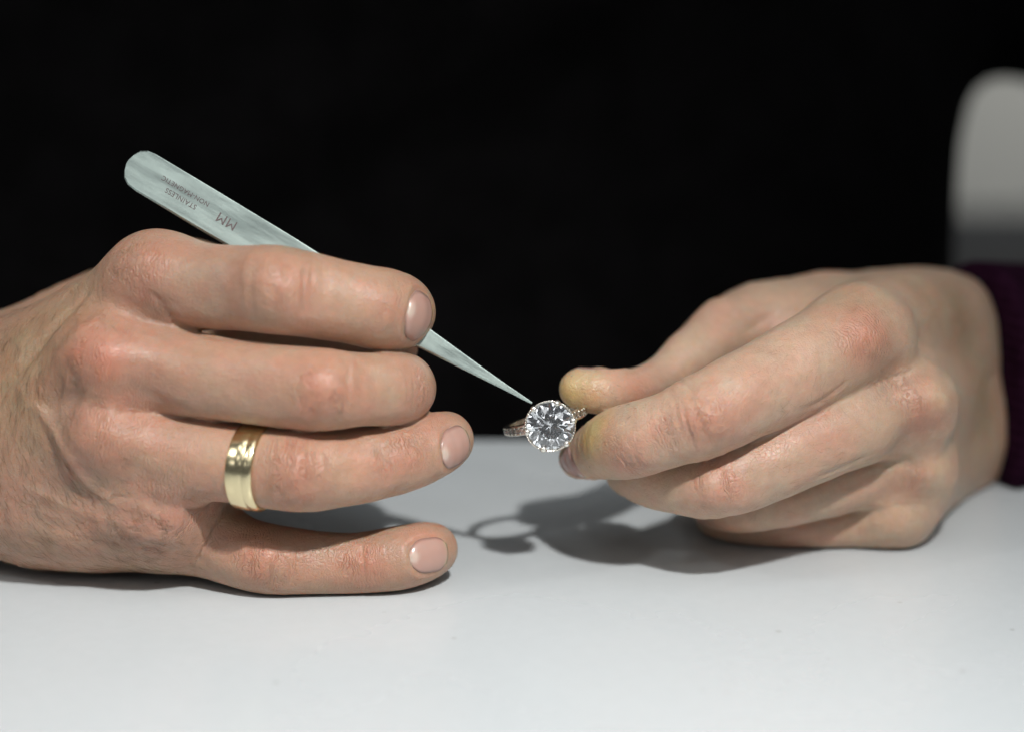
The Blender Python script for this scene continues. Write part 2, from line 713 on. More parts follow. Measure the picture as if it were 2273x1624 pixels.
def make_nail(S, fr, Lmm, Wmm, hand, pink=(0.45, 0.275, 0.225), pale=(0.56, 0.44, 0.37), edge=(0.44, 0.36, 0.23)):
    c, n, a, b = fr
    NU, NV = 17, 13
    V = []; C = []
    for i in range(NU):
        u = -1 + 2 * i / (NU - 1)
        for j in range(NV):
            v = -1 + 2 * j / (NV - 1)
            q = c + a * u * Lmm / 2 + b * v * float(nail_outline(np.array(u))) * Wmm / 2
            q = project(S, q, n)
            lift = 0.02 + 0.22 * (1 - v * v) - 0.5 * max(abs(v) - 0.85, 0) - 0.9 * max(-u - 0.8, 0)
            V.append(q + n * lift)
            lun = max(0.0, 1 - ((u + 1.0) / 0.42) ** 2 - (v / 0.75) ** 2)
            fe = min(1.0, max(0.0, (u - 0.86 + 0.10 * v * v) / 0.08))
            k = min(1, lun * 1.6)
            col = np.array(pink) * (1 - k) + np.array(pale) * k
            col = col * (1 - fe) + np.array(edge) * fe
            dk = min(1.0, max(0.0, (abs(v) - 0.84) / 0.12) + max(0.0, (u - 0.93) / 0.07) * 0.8)
            col = col * (1 - 0.35 * dk)
            C.append(col)
    base = len(V)
    for i in range(base):
        V.append(V[i] - n * 0.45); C.append(C[i])
    Fc = []
    ix = lambda i, j, o=0: o + i * NV + j
    for i in range(NU - 1):
        for j in range(NV - 1):
            Fc.append((ix(i, j), ix(i + 1, j), ix(i + 1, j + 1), ix(i, j + 1)))
            Fc.append((ix(i, j, base), ix(i, j + 1, base), ix(i + 1, j + 1, base), ix(i + 1, j, base)))
    for i in range(NU - 1):
        Fc.append((ix(i, 0), ix(i, 0, base), ix(i + 1, 0, base), ix(i + 1, 0)))
        Fc.append((ix(i, NV - 1), ix(i + 1, NV - 1), ix(i + 1, NV - 1, base), ix(i, NV - 1, base)))
    for j in range(NV - 1):
        Fc.append((ix(0, j), ix(0, j + 1), ix(0, j + 1, base), ix(0, j, base)))
        Fc.append((ix(NU - 1, j), ix(NU - 1, j, base), ix(NU - 1, j + 1, base), ix(NU - 1, j + 1)))
    W = to_world(np.array(V))
    me = mesh_from('fingernail', W, Fc)
    bm = bmesh.new(); bm.from_mesh(me); bmesh.ops.recalc_face_normals(bm, faces=bm.faces); bm.to_mesh(me); bm.free()
    at = me.attributes.new('Col', 'FLOAT_COLOR', 'POINT')
    c4 = np.ones((len(C), 4), dtype=F); c4[:, :3] = np.array(C)
    at.data.foreach_set('color', c4.ravel())
    o = bpy.data.objects.new('fingernail', me)
    COL.objects.link(o)
    me.materials.append(NAIL)
    o.parent = hand
    me.transform(Matrix.Translation(-hand.matrix_basis.translation))
    return o


# ------------------------------------------------------------------ hairs
HAIR = simple('hair', (0.17, 0.105, 0.06), 0.4)


def add_hair(S, hand, spots, n, r0=0.036, name='hair', m=None):
    """spots: (px, py, sigma px, weight, angle deg, length mm)"""
    P, N = S.P.astype(float), S.N.astype(float)
    px = P[:, 0] * 10 * D / (D - P[:, 2]) + PXW / 2
    py = PXH / 2 - P[:, 1] * 10 * D / (D - P[:, 2])
    w = np.zeros(len(P)); A = np.zeros(len(P)); Lg = np.zeros(len(P)); best = np.zeros(len(P))
    for x, y, sg, wt, an, ln in spots:
        g = wt * np.exp(-((px - x) ** 2 + (py - y) ** 2) / sg ** 2)
        w += g; A += g * an; Lg += g * ln
    ok = (N[:, 2] > 0.1) & (w > 0.02)
    A = A / np.maximum(w, 1e-6); Lg = Lg / np.maximum(w, 1e-6)
    w = w * ok
    ids = RNG.choice(len(P), n, p=w / w.sum())
    V = []; Fc = []
    for i in ids:
        p0 = P[i] + RNG.normal(size=3) * 0.25
        p0 = p0 - N[i] * float((p0 - P[i]) @ N[i])
        an = math.radians(A[i] + RNG.normal() * 16)
        d = np.array([math.cos(an), math.sin(an), 0.0])
        d = d - N[i] * (d @ N[i]); d /= np.linalg.norm(d)
        sd = np.cross(N[i], d)
        L = Lg[i] * RNG.uniform(0.55, 1.25)
        bend = RNG.normal() * 0.22
        lift = RNG.uniform(0.10, 0.30)
        o_ = len(V)
        K = 5
        for k in range(K):
            t = k / (K - 1)
            c = p0 + d * (L * t) + N[i] * (L * (lift * t - (lift * 0.8) * t * t) - 0.05 + L * L * t * t * 0.006 * 0) + sd * (bend * L * t * t)
            r = r0 * (1 - 0.75 * t)
            for j in range(3):
                a_ = 2.094 * j
                V.append(c + (sd * math.cos(a_) + N[i] * math.sin(a_)) * r)
        for k in range(K - 1):
            for j in range(3):
                a0, a1 = o_ + k * 3 + j, o_ + k * 3 + (j + 1) % 3
                Fc.append((a0, a1, a1 + 3, a0 + 3))
    W = to_world(np.array(V))
    me = mesh_from(name, W, np.array(Fc))
    me.transform(Matrix.Translation(-hand.matrix_basis.translation))
    me.materials.append(m or HAIR)
    o = bpy.data.objects.new(name, me)
    COL.objects.link(o)
    o.parent = hand
    tag(o, kind='stuff')
    return o


# ------------------------------------------------------------------ the setting
def make_tablemat():
    m, nt, b = mat('table_top')
    L = nt.links.new
    tc = node(nt, 'ShaderNodeTexCoord')
    n1 = node(nt, 'ShaderNodeTexNoise', i_Scale=9.0, i_Detail=5.0, i_Roughness=0.55)
    n2 = node(nt, 'ShaderNodeTexNoise', i_Scale=260.0, i_Detail=4.0, i_Roughness=0.7)
    L(tc.outputs['Object'], n1.inputs['Vector']); L(tc.outputs['Object'], n2.inputs['Vector'])
    r1 = ramp(nt, 0.3, (0.525, 0.558, 0.57), 0.7, (0.55, 0.582, 0.594))
    r2 = ramp(nt, 0.30, (0.975, 0.975, 0.975), 0.7, (1.01, 1.01, 1.01))
    L(n1.outputs[0], r1.inputs[0]); L(n2.outputs[0], r2.inputs[0])
    mx = node(nt, 'ShaderNodeMix', data_type='RGBA', blend_type='MULTIPLY'); mx.inputs[0].default_value = 1
    L(r1.outputs[0], mx.inputs[6]); L(r2.outputs[0], mx.inputs[7])
    vs = node(nt, 'ShaderNodeTexVoronoi', i_Scale=75.0)
    L(tc.outputs['Object'], vs.inputs['Vector'])
    rs = ramp(nt, 0.035, (0.62, 0.60, 0.57), 0.07, (1, 1, 1)); L(vs.outputs['Distance'], rs.inputs[0])
    sp = node(nt, 'ShaderNodeMix', data_type='RGBA', blend_type='MULTIPLY')
    nk = node(nt, 'ShaderNodeTexNoise', i_Scale=14.0, i_Detail=2.0); L(tc.outputs['Object'], nk.inputs['Vector'])
    rk = ramp(nt, 0.42, (0, 0, 0), 0.66, (1, 1, 1)); L(nk.outputs[0], rk.inputs[0])
    L(rk.outputs[0], sp.inputs[0]); L(mx.outputs[2], sp.inputs[6]); L(rs.outputs[0], sp.inputs[7])
    L(sp.outputs[2], b.inputs['Base Color'])
    rr = ramp(nt, 0.35, (0.24, 0.24, 0.24), 0.65, (0.29, 0.29, 0.29)); L(n1.outputs[0], rr.inputs[0])
    L(rr.outputs[0], b.inputs['Roughness'])
    bp = node(nt, 'ShaderNodeBump', i_Strength=0.015, i_Distance=0.0002)
    L(n2.outputs[0], bp.inputs['Height']); L(bp.outputs[0], b.inputs['Normal'])
    b.inputs['Specular IOR Level'].default_value = 0.35
    return m


def box_mesh(name, lo, hi, bevel=0.002, seg=3):
    bm = bmesh.new()
    bmesh.ops.create_cube(bm, size=1)
    for v in bm.verts:
        v.co = Vector([lo[i] + (v.co[i] + 0.5) * (hi[i] - lo[i]) for i in range(3)])
    if bevel:
        bmesh.ops.bevel(bm, geom=bm.edges[:], offset=bevel, segments=seg, profile=0.5, affect='EDGES')
    me = bpy.data.meshes.new(name)
    bm.to_mesh(me); bm.free()
    return me


TABLE = make_tablemat()
t = link_obj('table_top', box_mesh('table_top', (-0.75, -0.62, -0.03), (0.75, 0.119, 0.0), 0.003), TABLE)
tag(t, kind='structure')

m, nt, b = mat('back_wall')
tcw = node(nt, 'ShaderNodeTexCoord')
nw = node(nt, 'ShaderNodeTexNoise', i_Scale=2.0, i_Detail=3.0)
nt.links.new(tcw.outputs['Object'], nw.inputs['Vector'])
rw = ramp(nt, 0.3, (0.52, 0.52, 0.49), 0.7, (0.60, 0.60, 0.57))
nt.links.new(nw.outputs[0], rw.inputs[0]); nt.links.new(rw.outputs[0], b.inputs['Base Color'])
b.inputs['Roughness'].default_value = 0.8
w = link_obj('back_wall', box_mesh('back_wall', (-1.6, 1.10, -0.8), (1.8, 1.16, 1.6), 0), m)
tag(w, kind='structure')

m = simple('navy_lacquer', (0.018, 0.022, 0.032), 0.4)
cab = empty('cabinet', (0.42, 0.9, -0.8))
o = link_obj('carcass', box_mesh('carcass', (0.16, 0.90, -0.8), (0.80, 1.08, -0.161), 0.006), m, cab)
o = link_obj('worktop', box_mesh('worktop', (0.15, 0.885, -0.160), (0.81, 1.085, -0.138), 0.004),
             simple('navy_worktop', (0.009, 0.011, 0.018), 0.6), cab)
tag(cab, 'dark navy cabinet blurred behind the gap between torso and arm', 'cabinet')

# ------------------------------------------------------------------ the person: clothes first
person = empty('person', (0.0, 0.20, 0.0))
tag(person, 'person in black shirt holding tweezers to a diamond ring above white table', 'person')


def make_cloth(name, c0, c1, scale, knit=False):
    m, nt, b = mat(name)
    L = nt.links.new
    tc = node(nt, 'ShaderNodeTexCoord')
    n1 = node(nt, 'ShaderNodeTexNoise', i_Scale=scale, i_Detail=6.0, i_Roughness=0.6)
    L(tc.outputs['Object'], n1.inputs['Vector'])
    r = ramp(nt, 0.35, c0, 0.65, c1); L(n1.outputs[0], r.inputs[0])
    L(r.outputs[0], b.inputs['Base Color'])
    b.inputs['Roughness'].default_value = 0.9
    b.inputs['Specular IOR Level'].default_value = 0.03
    bp = node(nt, 'ShaderNodeBump', i_Strength=0.5, i_Distance=0.0008)
    if knit:
        wv = node(nt, 'ShaderNodeTexWave', wave_type='BANDS', bands_direction='Z', i_Scale=110.0, i_Distortion=0.6)
        L(tc.outputs['Object'], wv.inputs['Vector']); L(wv.outputs[1], bp.inputs['Height'])
    else:
        L(n1.outputs[0], bp.inputs['Height'])
    L(bp.outputs[0], b.inputs['Normal'])
    return m


BLACK = make_cloth('black_cloth', (0.0029, 0.0027, 0.0028), (0.0048, 0.0044, 0.0047), 60.0)
PURPLE = make_cloth('purple_knit', (0.012, 0.003, 0.009), (0.021, 0.0052, 0.0155), 300.0, True)


class Cloth(Sculpt):
    """world-space millimetre sculpt for garments"""
    def __init__(self):
        super().__init__()
        self.table = False
        self.kp = 60.0
        self.folds = []

    def __call__(self, p):
        d = self.base(p)
        for a, b_, w, hgt in self.folds:
            e, t_ = seg_d(p, np.array(a, float), np.array(b_, float), 0, 0)
            d = d - F(hgt) * np.exp(-(e / F(w)) ** 2)
        return d


def wchain(nodes, n=3):
    return spline([tuple(map(float, q)) for q in nodes], n)


G = Cloth()
# torso: several upright columns side by side make a broad flat chest
for x, y, r in ((-150, 262, 118), (-70, 262, 124), (22, 266, 118)):
    G.palm.append(wchain([(x, y, -160, r), (x, y + 4, 60, r), (x, y + 20, 300, r - 6), (x * .9, y + 30, 420, r - 25)], 2))
# upper arms
G.palm.append(wchain([(120, 312, 430, 66), (140, 312, 270, 60), (180, 312, 136, 52), (236, 310, 84, 50), (300, 300, 20, 48)], 3))
G.palm.append(wchain([(-200, 310, 400, 78), (-330, 316, 262, 66), (-420, 318, 120, 58), (-480, 300, 30, 52)], 3))
G.folds = [((-40, 142, 120), (60, 148, 190), 15, 13), ((-90, 140, 70), (20, 142, 120), 13, 11),
           ((-220, 150, 160), (-120, 142, 200), 18, 7), ((60, 150, 120), (100, 160, 230), 16, 7)]
G.kp = 60.0
G.prune = 80.0
G.pad = 40
P, Q = G.mesh(8.0, newton=1)
me = mesh_from('shirt', P / 1000.0, Q)
shirt = link_obj('shirt', me, BLACK, person)
tag(shirt, 'plain black shirt front, dim and blurred behind the hands')

# ------------------------------------------------------------------ hand at the left, holding the tweezers
LH = Sculpt()
LH.kp = 9.0
pz = lambda px, py, r, lift=-0.4: (px, py, on_table(px, py, r, lift), r)
# metacarpals and wrist
LH.palm = [chain(c, 2) for c in [
    [(345, 628, 2, 96), (190, 738, -9, 108), (10, 850, -24, 140), (-330, 950, -55, 165)],
    [(235, 795, 5, 92), (120, 850, -5, 115), (-20, 930, -18, 135), (-330, 1000, -55, 170)],
    [(238, 962, 3, 92), (120, 985, -7, 118), (-20, 1010, -18, 140), (-330, 1050, -55, 160)],
    [(345, 1120, -2, 96), (180, 1128, -9, 122), (-20, 1090, -18, 142), (-330, 1085, -55, 155)],
    [(330, 760, -22, 120), (330, 940, -26, 130), (330, 1080, -24, 120)],
    [(120, 1130, -20, 120), (330, 1165, -14, 95)],
    [(300, 1045, -4, 88), (425, 1092, -8, 62)],
    [(60, 830, -38, 150), (300, 690, -42, 120), (430, 645, -38, 104)],
]]
# the thumb lies behind the index finger
thumb = chain([(400, 650, -36, 104), (560, 690, -32, 92), (700, 725, -29, 86), (800, 752, -25, 78), (865, 768, -21, 62)])
index = chain([(345, 628, 2, 98), (450, 637, 8, 95), (540, 640, 13, 95), (610, 643, 16, 99), (690, 656, 14, 94), (770, 671, 12, 90),
               (845, 686, 8, 93), (880, 692, 1, 86), (893, 697, -7, 70)])
middle = chain([(235, 795, 5, 92), (400, 828, 9, 96), (540, 846, 13, 92), (640, 858, 15, 92), (725, 864, 16, 91), (800, 864, 13, 82),
                (872, 862, 7, 82), (890, 861, -4, 78), (880, 860, -18, 72)])
ringf = chain([(238, 962, 3, 92), (380, 1003, 6, 92), (480, 1020, 8, 90), (570, 1034, 10, 90), (665, 1042, 11, 93), (750, 1038, 9, 88), (830, 1026, 6, 84),
               (905, 1008, 2, 80), (965, 986, -3, 72), (988, 976, -6, 64)])
little = chain([(345, 1120, -2, 96), pz(450, 1188, 86, 2.0), pz(530, 1222, 80, 0.6), pz(600, 1240, 79), pz(700, 1248, 71), pz(800, 1249, 68),
                pz(880, 1238, 71, 0.3), pz(930, 1226, 68, 0.9), pz(956, 1218, 60, 1.6)])
LH.fingers = [([index], 9.0), ([middle], 9.0), ([ringf], 9.0), ([little], 9.0), ([thumb], 6.0)]
# knuckles, tendons, veins
for a in [(318, 592, 66, 2.4), (228, 795, 72, 2.9), (225, 968, 70, 2.5), (355, 1105, 70, 0.7),
          (608, 640, 60, 1.5), (722, 858, 60, 1.5), (655, 1045, 60, 1.3), (590, 1238, 50, 1.2), (870, 690, 45, 0.7),
          (800, 1245, 40, 0.4), (330, 705, 60, -1.1), (330, 880, 60, -1.3), (290, 1055, 55, -1.2), (180, 700, 45, -0.8), (110, 800, 40, -0.8), (480, 660, 65, -1.1), (500, 590, 50, -0.6), (560, 860, 65, -0.8), (830, 1030, 60, -0.7), (750, 660, 62, -0.7), (690, 1240, 45, -0.6), (815, 860, 55, -0.6), (560, 1040, 50, -0.4), (890, 1240, 40, 0.3),
          (130, 880, 60, -0.8), (420, 770, 60, -0.4)]:
    LH.bump(*a)
LH.groove([(-10, 890), (60, 800), (120, 725), (190, 655)], 1.6, 1.3)
LH.groove([(20, 1010), (70, 880), (130, 790), (230, 700)], 2.4, -1.0)
LH.groove([(120, 960), (150, 1005), (200, 1075), (260, 1120)], 1.3, -1.2)
LH.groove([(95, 960), (128, 1020), (180, 1090)], 1.6, 0.7)
LH.groove([(60, 1140), (200, 1190), (330, 1215), (440, 1240)], 2.4, 0.5)
LH.groove([(150, 1190), (260, 1180), (400, 1200)], 2.2, -0.5)
LH.groove([(10, 1060), (110, 1105), (220, 1150), (340, 1165)], 1.3, -0.55)
LH.groove([(40, 860), (95, 920), (140, 985)], 1.2, -0.7)
LH.groove([(170, 690), (185, 760), (150, 850), (120, 930)], 1.3, -0.6)
LH.groove([(155, 800), (170, 860), (150, 930)], 2.2, 0.6)
# folds between the fingers and across the joints
LH.groove([(340, 650), (375, 705), (430, 735), (520, 760)], 1.0, 0.9)
LH.groove([(400, 930), (450, 926), (520, 942)], 0.7, 0.7)
LH.groove([(905, 630), (898, 700), (893, 760)], 1.0, 0.35)
LH.groove([(803, 1205), (808, 1250), (812, 1312)], 0.5, 0.45)
LH.groove([(655, 1190), (662, 1240), (650, 1300)], 0.6, 0.3)
for x in (905, 918, 930, 941, 950):
    LH.groove([(x - 6, 815), (x + 2, 860), (x - 4, 915)], 0.45, 0.30)
for x, w_ in ((560, 0.22), (580, 0.3), (672, 0.25), (690, 0.3)):
    LH.groove([(x + 4, 590), (x, 640), (x + 6, 700)], 0.6, w_ * 1.5)
for x, w_ in ((680, 0.3), (665, 0.25), (770, 0.3)):
    LH.groove([(x + 6, 810), (x, 860), (x + 8, 915)], 0.6, w_ * 1.5)
for x, w_ in ((612, 0.25), (630, 0.25), (700, 0.22)):
    LH.groove([(x + 4, 985), (x, 1040), (x + 6, 1095)], 0.55, w_ * 1.6)
deg = math.radians
LN = [(938, 702, deg(-14), 10.5, 11.5), (1016, 993, deg(10), 10, 9.6), (957, 1231, deg(6), 10.3, 8.4)]
LNF = [prep_nail(LH, *q) for q in LN]
lb = [blob(LH, *q) for q in [
    (310, 595, 85, RED, 0.5), (215, 785, 105, RED, 0.9), (235, 955, 100, RED, 0.45), (420, 1120, 110, PINK, 0.6),
    (610, 640, 75, RED, 0.45), (870, 690, 50, RED, 0.35), (720, 862, 88, RED, 0.5), (650, 1045, 88, RED, 0.5),
    (590, 1240, 60, RED, 0.55), (815, 1250, 55, RED, 0.6), (890, 1000, 70, RED, 0.4), (940, 1190, 60, PINK, 0.5), (980, 950, 55, PINK, 0.5),
    (940, 860, 60, PINK, 0.4), (50, 790, 140, TAN, 0.8), (30, 950, 120, TAN, 0.6), (160, 680, 80, TAN, 0.4), (60, 1080, 130, VIOLET_SHADE, 0.45), (150, 900, 60, VIOLET_SHADE, 0.5),
    (170, 1040, 60, VIOLET_SHADE, 0.5), (280, 1170, 90, VIOLET_SHADE, 0.4), (350, 690, 65, VIOLET_SHADE, 0.5), (480, 640, 75, VIOLET_SHADE, 0.5), (560, 860, 70, VIOLET_SHADE, 0.3), (680, 690, 50, PINK, 0.4), (840, 1050, 60, PINK, 0.35), (330, 870, 60, VIOLET_SHADE, 0.35),
    (740, 660, 70, PALE, 0.12), (780, 1035, 60, PALE, 0.15), (460, 1010, 70, PALE, 0.12), (760, 560, 60, TAN, 0.3), (420, 900, 70, VIOLET_SHADE, 0.3),
    (935, 625, 30, YEL, 0.5), (960, 690, 18, YEL, 0.5)]]
lw = [wrk(LH, *q) for q in [(310, 600, 75, 0.55), (225, 800, 85, 0.4), (235, 960, 80, 0.4), (400, 1130, 130, 0.5), (610, 645, 70, 0.5),
                            (720, 860, 75, 0.6), (655, 1045, 75, 0.7), (590, 1240, 75, 0.5), (800, 1248, 65, 0.4), (880, 690, 45, 0.35),
                            (940, 860, 45, 0.6), (890, 1005, 60, 0.5), (330, 1190, 120, 0.55), (200, 900, 120, 0.3)]]
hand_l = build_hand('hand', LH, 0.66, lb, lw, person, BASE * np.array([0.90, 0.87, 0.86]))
tag(hand_l, 'hand with gold band, back to the camera, pinching tweezers above the table')
for q, fr in zip(LN, LNF):
    make_nail(LH, fr, q[3], q[4], hand_l)
add_hair(LH, hand_l, [(60, 780, 90, 1.0, -70, 4.5), (60, 900, 90, 1.0, -95, 4.5), (90, 1000, 80, 0.8, -75, 4.5), (40, 1080, 90, 0.8, -70, 4.5),
                      (90, 1170, 90, 1.3, -42, 5.0), (230, 1130, 80, 1.0, -50, 4.5), (330, 1180, 90, 1.0, -60, 4.0), (200, 650, 60, 0.6, -50, 3.5),
                      (280, 1240, 60, 0.8, -25, 4.5), (400, 1260, 40, 0.7, -20, 4.0), (330, 1030, 70, 0.35, -20, 3.0)], 1200, 0.033)
# ------------------------------------------------------------------ hand at the right, holding the diamond ring
RH = Sculpt()
RH.kp = 10.0
RH.palm = [chain(c, 2) for c in [
    # metacarpals run from the knuckles back to the wrist
    [(1905, 752, -20, 106), (1995, 716, -52, 110), (2110, 735, -92, 128), (2380, 800, -142, 145)],
    [(2020, 900, -26, 90), (2066, 885, -62, 100), (2130, 862, -98, 126), (2380, 880, -142, 145)],
    [(2025, 1045, -36, 82), (2046, 1010, -66, 96), (2115, 965, -94, 126), (2380, 940, -142, 140)],
    [(1985, 1130, -42, 76), (2030, 1060, -68, 95), (2110, 975, -90, 118)],
    # palm mass
    [(1850, 800, -54, 150), (1900, 950, -56, 160), (1930, 1070, -56, 110)],
    # thumb root
    [(1690, 722, -58, 76), (1830, 708, -68, 104), (2010, 740, -86, 122)],
]]
# the thumb: flat pad, wide in depth, bent back at its last joint
th1 = chain([(1690, 722, -54, 76), (1610, 738, -46, 72), (1530, 797, -36, 62), (1465, 846, -29, 51), (1400, 869, -18, 50), (1335, 869, -13, 51), (1286, 863, -13, 45)])
th2 = chain([(1690, 722, -60, 72), (1610, 738, -56, 70), (1530, 797, -48, 60), (1465, 846, -40, 51), (1400, 866, -31, 45), (1330, 864, -25, 47), (1290, 860, -21, 44)])
r_index = chain([(1905, 752, -20, 106), (1810, 800, -11, 108), (1720, 846, -4, 104), (1640, 884, 2, 98), (1572, 918, 5, 96), (1500, 948, 4, 86),
                 (1430, 970, 1, 84), (1382, 982, -5, 82), (1334, 997, -13, 66), (1284, 1016, -21, 44)])
r_middle = chain([(2020, 900, -26, 90), (1920, 930, -18, 98), (1800, 978, -11, 95), (1680, 1036, -6, 88), (1590, 1068, -4, 82), (1520, 1066, -8, 76),
                  (1455, 1052, -15, 76), (1410, 1036, -22, 70)])
r_ring = chain([(2025, 1045, -36, 82), (1930, 1050, -30, 75), (1820, 1082, -25, 70), (1720, 1112, -22, 62), (1640, 1128, -24, 54), (1590, 1120, -34, 52), (1560, 1100, -46, 52)])
r_little = chain([(1985, 1130, -36, 78), pz(1900, 1152, 62), pz(1800, 1160, 56), pz(1700, 1162, 52), pz(1640, 1158, 49), (1590, 1146, -44, 46), (1600, 1120, -60, 48)])
RH.fingers = [([r_index], 8.0), ([r_middle], 8.0), ([r_ring], 8.0), ([r_little], 8.0), ([th1, th2], 8.0)]
for a in [(1928, 738, 62, 2.4), (2064, 885, 48, 3.2), (2060, 1045, 44, 2.8), (1580, 925, 52, 1.4), (1585, 1085, 46, 1.3), (1480, 985, 50, -0.5), (1740, 800, 70, -0.6),
          (2020, 980, 50, -1.6), (1975, 840, 55, -1.1), (2050, 760, 60, -1.2), (1585, 672, 45, 1.0), (1690, 680, 60, -0.5), (1970, 1100, 40, -0.8), (1980, 1160, 50, 0.6)]:
    RH.bump(*a)
RH.groove([(1735, 690), (1700, 708), (1655, 738)], 0.9, 0.7)
RH.groove([(1880, 845), (1840, 880), (1790, 905)], 0.7, 0.7)
RH.groove([(1930, 1010), (1860, 1040), (1800, 1065)], 0.7, 0.5)
RH.groove([(1505, 845), (1530, 860), (1545, 880)], 0.6, 0.5)
for x, w_ in ((1545, 0.2), (1527, 0.3), (1508, 0.22), (1492, 0.25), (1475, 0.15)):
    RH.groove([(x - 12, 890), (x, 945), (x + 22, 1005)], 0.45, w_ * 1.6)
for x, w_ in ((1400, 0.3), (1385, 0.25), (1415, 0.25)):
    RH.groove([(x - 14, 1000), (x, 1025), (x + 22, 1050)], 0.42, w_ * 1.5)
for x, w_ in ((1560, 0.3), (1575, 0.3), (1610, 0.25), (1545, 0.2)):
    RH.groove([(x - 10, 1040), (x, 1080), (x + 12, 1125)], 0.45, w_ * 1.5)
RN = [(1264, 1034, deg(162), 8.5, 8.5), (1322, 827, deg(176), 11, 12)]
nn = np.array([0.04, 0.99, 0.08]); nn /= np.linalg.norm(nn)
na = np.array([-1.0, 0.0, 0.25]); na = na - nn * (na @ nn); na /= np.linalg.norm(na)
RNF = [prep_nail(RH, *RN[0]), prep_nail(RH, *RN[1], fr=(project(RH, vp(1318, 822, -18), nn), nn, na, np.cross(nn, na)))]
rb = [blob(RH, *q) for q in [
    (1920, 745, 80, RED, 0.85), (2045, 910, 70, RED, 0.7), (2078, 880, 32, PALE, 0.9), (2080, 1040, 34, PALE, 0.8), (2020, 1070, 45, RED, 0.45),
    (1580, 930, 70, RED, 0.65), (1590, 1090, 65, RED, 0.5), (1360, 1005, 55, RED, 0.5), (1400, 1035, 50, PINK, 0.5), (1305, 965, 52, YEL, 0.85), (1330, 940, 40, YEL, 0.5),
    (1258, 884, 48, YEL, 0.7), (1285, 855, 55, YEL, 0.4), (1420, 860, 55, RED, 0.65), (1470, 840, 50, PINK, 0.5), (1590, 690, 70, PINK, 0.5),
    (1720, 720, 60, RED, 0.3), (1700, 850, 100, PINK, 0.25), (1640, 1060, 100, PINK, 0.35), (1480, 970, 70, PINK, 0.4), (1820, 960, 90, PINK, 0.4), (1950, 830, 50, VIOLET_SHADE, 0.3), (2010, 985, 50, VIOLET_SHADE, 0.35), (1650, 950, 60, VIOLET_SHADE, 0.25), (1620, 1180, 70, RED, 0.6), (1760, 1170, 90, RED, 0.45),
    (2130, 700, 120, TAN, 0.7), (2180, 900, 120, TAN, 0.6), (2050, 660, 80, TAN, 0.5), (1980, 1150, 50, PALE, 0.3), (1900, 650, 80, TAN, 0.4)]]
rw_ = [wrk(RH, *q) for q in [(1925, 750, 75, 0.5), (2045, 920, 75, 0.3), (1580, 930, 60, 0.35), (1500, 960, 60, 0.6), (1590, 1080, 60, 0.45), (1390, 1030, 50, 0.5),
                             (1980, 860, 80, 0.4), (2030, 1060, 60, 0.3)]]
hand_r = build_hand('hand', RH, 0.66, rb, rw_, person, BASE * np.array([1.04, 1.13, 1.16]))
tag(hand_r, 'loosely closed hand resting on its side, thumb and forefinger gripping the diamond ring')
make_nail(RH, RNF[0], RN[0][3], RN[0][4], hand_r, pink=(0.40, 0.25, 0.22))
make_nail(RH, RNF[1], RN[1][3], RN[1][4], hand_r, edge=(0.66, 0.60, 0.52))


add_hair(RH, hand_r, [(1760, 830, 90, 1.0, -150, 3.2), (1800, 985, 90, 1.0, 200, 3.5), (1700, 1040, 70, 0.7, -140, 3.2), (1880, 760, 60, 0.4, -160, 2.5)], 240, 0.024)
FIBRE = simple('grime', (0.05, 0.042, 0.035), 0.7)
add_hair(RH, hand_r, [(1270, 838, 28, 1.0, 70, 1.1), (1330, 880, 50, 0.8, -135, 0.9), (1370, 890, 40, 0.5, -150, 1.0), (1360, 845, 40, 0.5, 170, 1.2), (1300, 1000, 50, 0.25, -100, 0.8)], 26, 0.05, 'grime', FIBRE)


# sleeve round the wrist, cut straight at the cuff
class Sleeve(Sculpt):
    def __call__(self, p):
        d = super().__call__(p)
        cut = -((p - self.c0.astype(F)) @ self.ax.astype(F))
        return -smin(-d, -cut, 3.0)


def sleeve(nodes, c0, ax, label, n=3):
    S = Sleeve()
    S.kp = 12
    S.prune = 30
    S.c0 = c0
    S.ax = ax / np.linalg.norm(ax)
    S.palm = [chain(c, n) for c in nodes]
    P, Q = S.mesh(2.0, newton=1)
    W = to_world(P)
    me = mesh_from('sleeve', W, Q)
    o = link_obj('sleeve', me, PURPLE, person)
    tag(o, label)
    return o


sleeve([[(2080, 750, -76, 176), (2240, 768, -104, 186), (2440, 790, -136, 200), (2700, 800, -170, 225), (3000, 770, -220, 260)],
        [(2080, 972, -78, 172), (2240, 962, -106, 186), (2440, 940, -136, 196), (2700, 950, -170, 220), (3000, 900, -220, 260)]],
       vp(2122, 860, -96), np.array([1.0, 0.05, -0.55]),
       'dark purple knitted sleeve at the wrist beside the right edge')
# ------------------------------------------------------------------ gold wedding band
def lathe(profile, n=96, closed=True):
    """profile (axial, radius) swept round +X"""
    V = []; Fc = []
    k = len(profile)
    for i in range(n):
        a = 2 * math.pi * i / n
        for ax, r in profile:
            V.append((ax, r * math.cos(a), r * math.sin(a)))
    for i in range(n):
        for j in range(k):
            if not closed and j == k - 1:
                continue
            a, b_ = i * k + j, i * k + (j + 1) % k
            c, d = ((i + 1) % n) * k + (j + 1) % k, ((i + 1) % n) * k + j
            Fc.append((a, b_, c, d))
    return V, Fc


def frame_matrix(c, x, y, z):
    """view-space mm frame -> world matrix in metres"""
    W = to_world(c)[0]
    X, Y, Z = vdir(np.array(x)), vdir(np.array(y)), vdir(np.array(z))
    return Matrix(((X[0], Y[0], Z[0], W[0]), (X[1], Y[1], Z[1], W[1]), (X[2], Y[2], Z[2], W[2]), (0, 0, 0, 1)))


